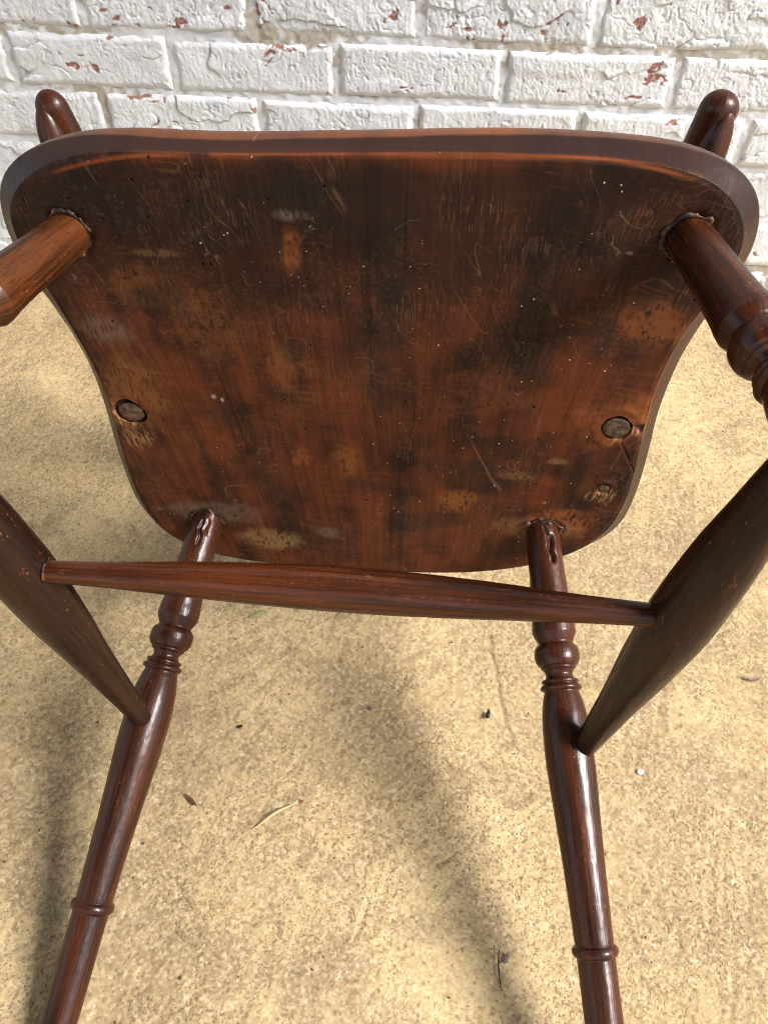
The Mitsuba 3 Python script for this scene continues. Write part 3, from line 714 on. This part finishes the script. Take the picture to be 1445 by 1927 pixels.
bow = curve([(-0.3030, 0.3080, -0.212), (-0.2950, 0.272, -0.214), (-0.275, 0.18, -0.217), (-0.255, 0.06, -0.222), (-0.205, -0.045, -0.228), (-0.10, -0.098, -0.232), (-0.012, -0.104, -0.233),
             (0.08, -0.098, -0.232), (0.185, -0.045, -0.228), (0.235, 0.06, -0.222), (0.252, 0.18, -0.217), (0.2665, 0.270, -0.214), (0.2745, 0.3125, -0.212)], 1200)
sb = np.r_[0, np.cumsum(np.linalg.norm(np.diff(bow, axis=0), axis=1))]
q = np.r_[np.linspace(0, 0.02, 50), np.linspace(0.021, sb[-1] - 0.021, 160), np.linspace(sb[-1] - 0.02, sb[-1], 50)]
bow = np.stack([np.interp(q, sb, bow[:, i]) for i in range(3)], 1)
s = np.r_[0, np.cumsum(np.linalg.norm(np.diff(bow, axis=0), axis=1))]
e = np.minimum(s, s[-1] - s)
R = np.linspace(0.0139, 0.0164, 260) * np.sqrt(np.clip(1 - np.clip(1 - e / 0.016, 0, 1) ** 2, 0, 1))
V, uv = sweep(bow, R, seg=48, ell=(1.0, 0.92), rough=0.04, seed=8)
put_bar(f'{CHAIR}__arm_bow', W(V.reshape(-1, 3)).reshape(V.shape), uv)
for sgn, (px, pv, _), tip in ((-1, TENON[0], (-0.3045, 0.3005, -0.2045)), (1, TENON[1], (0.2775, 0.3035, -0.2035))):
    tip = np.array(tip)
    c = curve([(px, pv, -0.004), (px + sgn * 0.012, pv + 0.012, -0.06), (px + sgn * 0.045, pv + 0.040, -0.125), tip + [-sgn * 0.010, -0.060, 0.010], tip], 400)
    c = c[np.unique(np.r_[np.arange(0, 330, 5), np.arange(330, 400)])]
    s = np.r_[0, np.cumsum(np.linalg.norm(np.diff(c, axis=0), axis=1))]
    e = s[-1] - s
    R = np.interp(s / s[-1], [0, 0.15, 0.55, 0.8, 1], [0.0095, 0.0110, 0.0135, 0.0130, 0.0125]) * np.clip(1 - np.clip(1 - e / 0.034, 0, 1) ** 2, 0, 1) ** 0.62
    V, uv = sweep(c, R, seg=40, rough=0.05, seed=9 + sgn)
    put_bar(next_key(f'{CHAIR}__arm_support'), W(V.reshape(-1, 3)).reshape(V.shape), uv)

hoop = curve([(-0.135, -0.040, -0.030), (-0.150, -0.075, -0.235), (-0.150, -0.098, -0.40), (-0.115, -0.118, -0.52), (-0.005, -0.127, -0.575),
              (0.105, -0.112, -0.52), (0.140, -0.092, -0.40), (0.140, -0.072, -0.235), (0.128, -0.038, -0.030)], 200)
zmin = W(hoop)[:, 2] - 0.0105
lift = max(0.0, FLOOR + 0.0015 - zmin.min())
hoop[:, 1] += lift * ss(0.0, 0.5, -hoop[:, 2])
V, uv = sweep(hoop, np.full(len(hoop), 0.0105), seg=28, rough=0.03, seed=12)
put_bar(f'{CHAIR}__back_hoop', W(V.reshape(-1, 3)).reshape(V.shape), uv)
for k in range(7):
    f = (k - 3) / 3.0
    i = int(np.argmin(np.abs(hoop[60:140, 0] - f * 0.098)) + 60)
    c = np.linspace([f * 0.105, -0.052 + 0.012 * abs(f), -0.030], hoop[i], 40)
    s = np.linspace(0, 1, 40)
    V, uv = sweep(c, np.interp(s, [0, 0.35, 1], [0.0058, 0.0075, 0.0045]), seg=16, seed=20 + k, up=(1, 0, 0))
    put_bar(next_key(f'{CHAIR}__spindle'), W(V.reshape(-1, 3)).reshape(V.shape), uv)


# ------------------------------------------------------------------ bits lying on the paving
def flake(cx, cy, l, w, h, ang, seed, curl=0.0, sub=3):
    """a small torn husk or chip: a thick, bent, uneven lump"""
    s = trimesh.creation.icosphere(subdivisions=sub)
    p = s.vertices.copy()
    k = 0.75 + 0.6 * (fb(p[:, 0] * 2.2 + seed, p[:, 1] * 2.2, p[:, 2] * 2.2, 3, seed) - 0.5) * 2
    p *= k[:, None]
    p = p * [l / 2, w / 2, h / 2]
    p[:, 2] += curl * (p[:, 0] / (l / 2)) ** 2 * h
    c, s_ = math.cos(ang), math.sin(ang)
    x, y = p[:, 0] * c - p[:, 1] * s_, p[:, 0] * s_ + p[:, 1] * c
    s.vertices = np.stack([cx + x, cy + y, FLOOR + 0.0012 + p[:, 2] - p[:, 2].min() * 0.8], -1)
    return s


def blade(pts, w, seed):
    c = curve([(x, y, FLOOR + z) for x, y, z in pts], 40)
    s = np.linspace(0, 1, 40)
    V, _ = sweep(c, w * np.sqrt(np.clip(4 * s * (1 - s), 0.02, 1)), seg=10, ell=(1.0, 0.35), rough=0.2, seed=seed, up=(0, 0, 1))
    return trimesh.Trimesh(V.reshape(-1, 3), grid_faces(*V.shape[:2]), process=False)


put('seed_husk', flake(0.2815, -0.8616, 0.0205, 0.0040, 0.0032, -0.66, 3, curl=0.5), 'dry_brown', smooth=True,
    label='slender brown seed husk beside the lower left leg of the chair', category='husk')
put('dark_chip', flake(0.3130, -0.7830, 0.0066, 0.0044, 0.0020, 0.4, 5), 'dark_brown', smooth=True,
    label='flat black chip on the paving right of the lower left leg', category='chip')
put('curled_husk', flake(0.5672, -0.7510, 0.0125, 0.0048, 0.0046, 1.35, 8, curl=0.8), 'dark_brown', smooth=True,
    label='curled dark husk on bright paving left of the lower right leg', category='husk')
put('pebble', flake(0.4468, -0.7523, 0.0062, 0.0050, 0.0036, 0.2, 11), 'leaf_grey', smooth=True,
    label='tiny dark grey pebble on the paving in the middle between the lower legs', category='pebble')
put('paint_fleck', flake(0.7172, -0.7994, 0.0066, 0.0060, 0.0009, 0.3, 14), 'pale_fleck', smooth=True,
    label='white paint fleck on the paving right of the lower right leg', category='paint fleck')
put('dry_leaf', flake(0.8520, -0.6870, 0.0165, 0.0048, 0.0040, -0.15, 17, curl=0.9), 'leaf_grey', smooth=True,
    label='curled grey brown leaf scrap at the right edge below the stretcher', category='leaf')
put('leaf_fragment', flake(0.5800, -0.9735, 0.0105, 0.0050, 0.0030, 1.2, 20, curl=0.4), 'leaf_grey', smooth=True,
    label='crumpled grey leaf fragment in the shadow left of the lower right leg', category='leaf')
put('rust_crumb', flake(0.3883, -0.8540, 0.0035, 0.0032, 0.0026, 0.0, 23), 'rust_stain', smooth=True,
    label='tiny rust red crumb at the tip of the dry grass blade', category='crumb')
put('twig', blade([(0.5748, -0.9640, 0.0016), (0.5728, -0.9760, 0.0030), (0.5733, -0.9853, 0.0024), (0.5748, -0.9967, 0.0014)], 0.0006, 2), 'dark_brown', smooth=True,
    label='thin dark twig beside the crumpled leaf fragment', category='twig')
put('grass_blade', blade([(0.3440, -0.8841, 0.0010), (0.3560, -0.8745, 0.0034), (0.3640, -0.8679, 0.0044), (0.3720, -0.8625, 0.0036), (0.3795, -0.8570, 0.0014)], 0.0012, 3), 'straw', smooth=True,
    label='long straw coloured grass blade on the paving below the cross stretcher', category='grass blade')
put('green_grass_blade', blade([(0.2960, -0.6520, 0.0010), (0.3040, -0.6480, 0.0036), (0.3110, -0.6450, 0.0042), (0.3195, -0.6418, 0.0014)], 0.0018, 4), 'dull_green', smooth=True,
    label='short pale green grass blade just under the cross stretcher', category='grass blade')
put('fine_straw', blade([(0.4990, -0.9646, 0.0010), (0.5140, -0.9640, 0.0024), (0.5290, -0.9617, 0.0010)], 0.0004, 5), 'straw', smooth=True,
    label='hair thin straw on the paving at the bottom middle', category='straw')
# crumbs too small to tell apart
bits = []
for k in range(520):
    x, y = RNG.uniform(-0.2, 1.15), RNG.uniform(-1.05, -0.10)
    l = 0.0009 + 0.0026 * RNG.random() ** 2.5
    bits.append(flake(x, y, l, l * RNG.uniform(0.5, 0.9), l * 0.6, RNG.uniform(0, 3.1), 100 + k, sub=1))
put('crumbs', trimesh.util.concatenate(bits), 'dry_brown', label='tiny brown crumbs scattered over the paving', category='crumbs', kind='stuff')
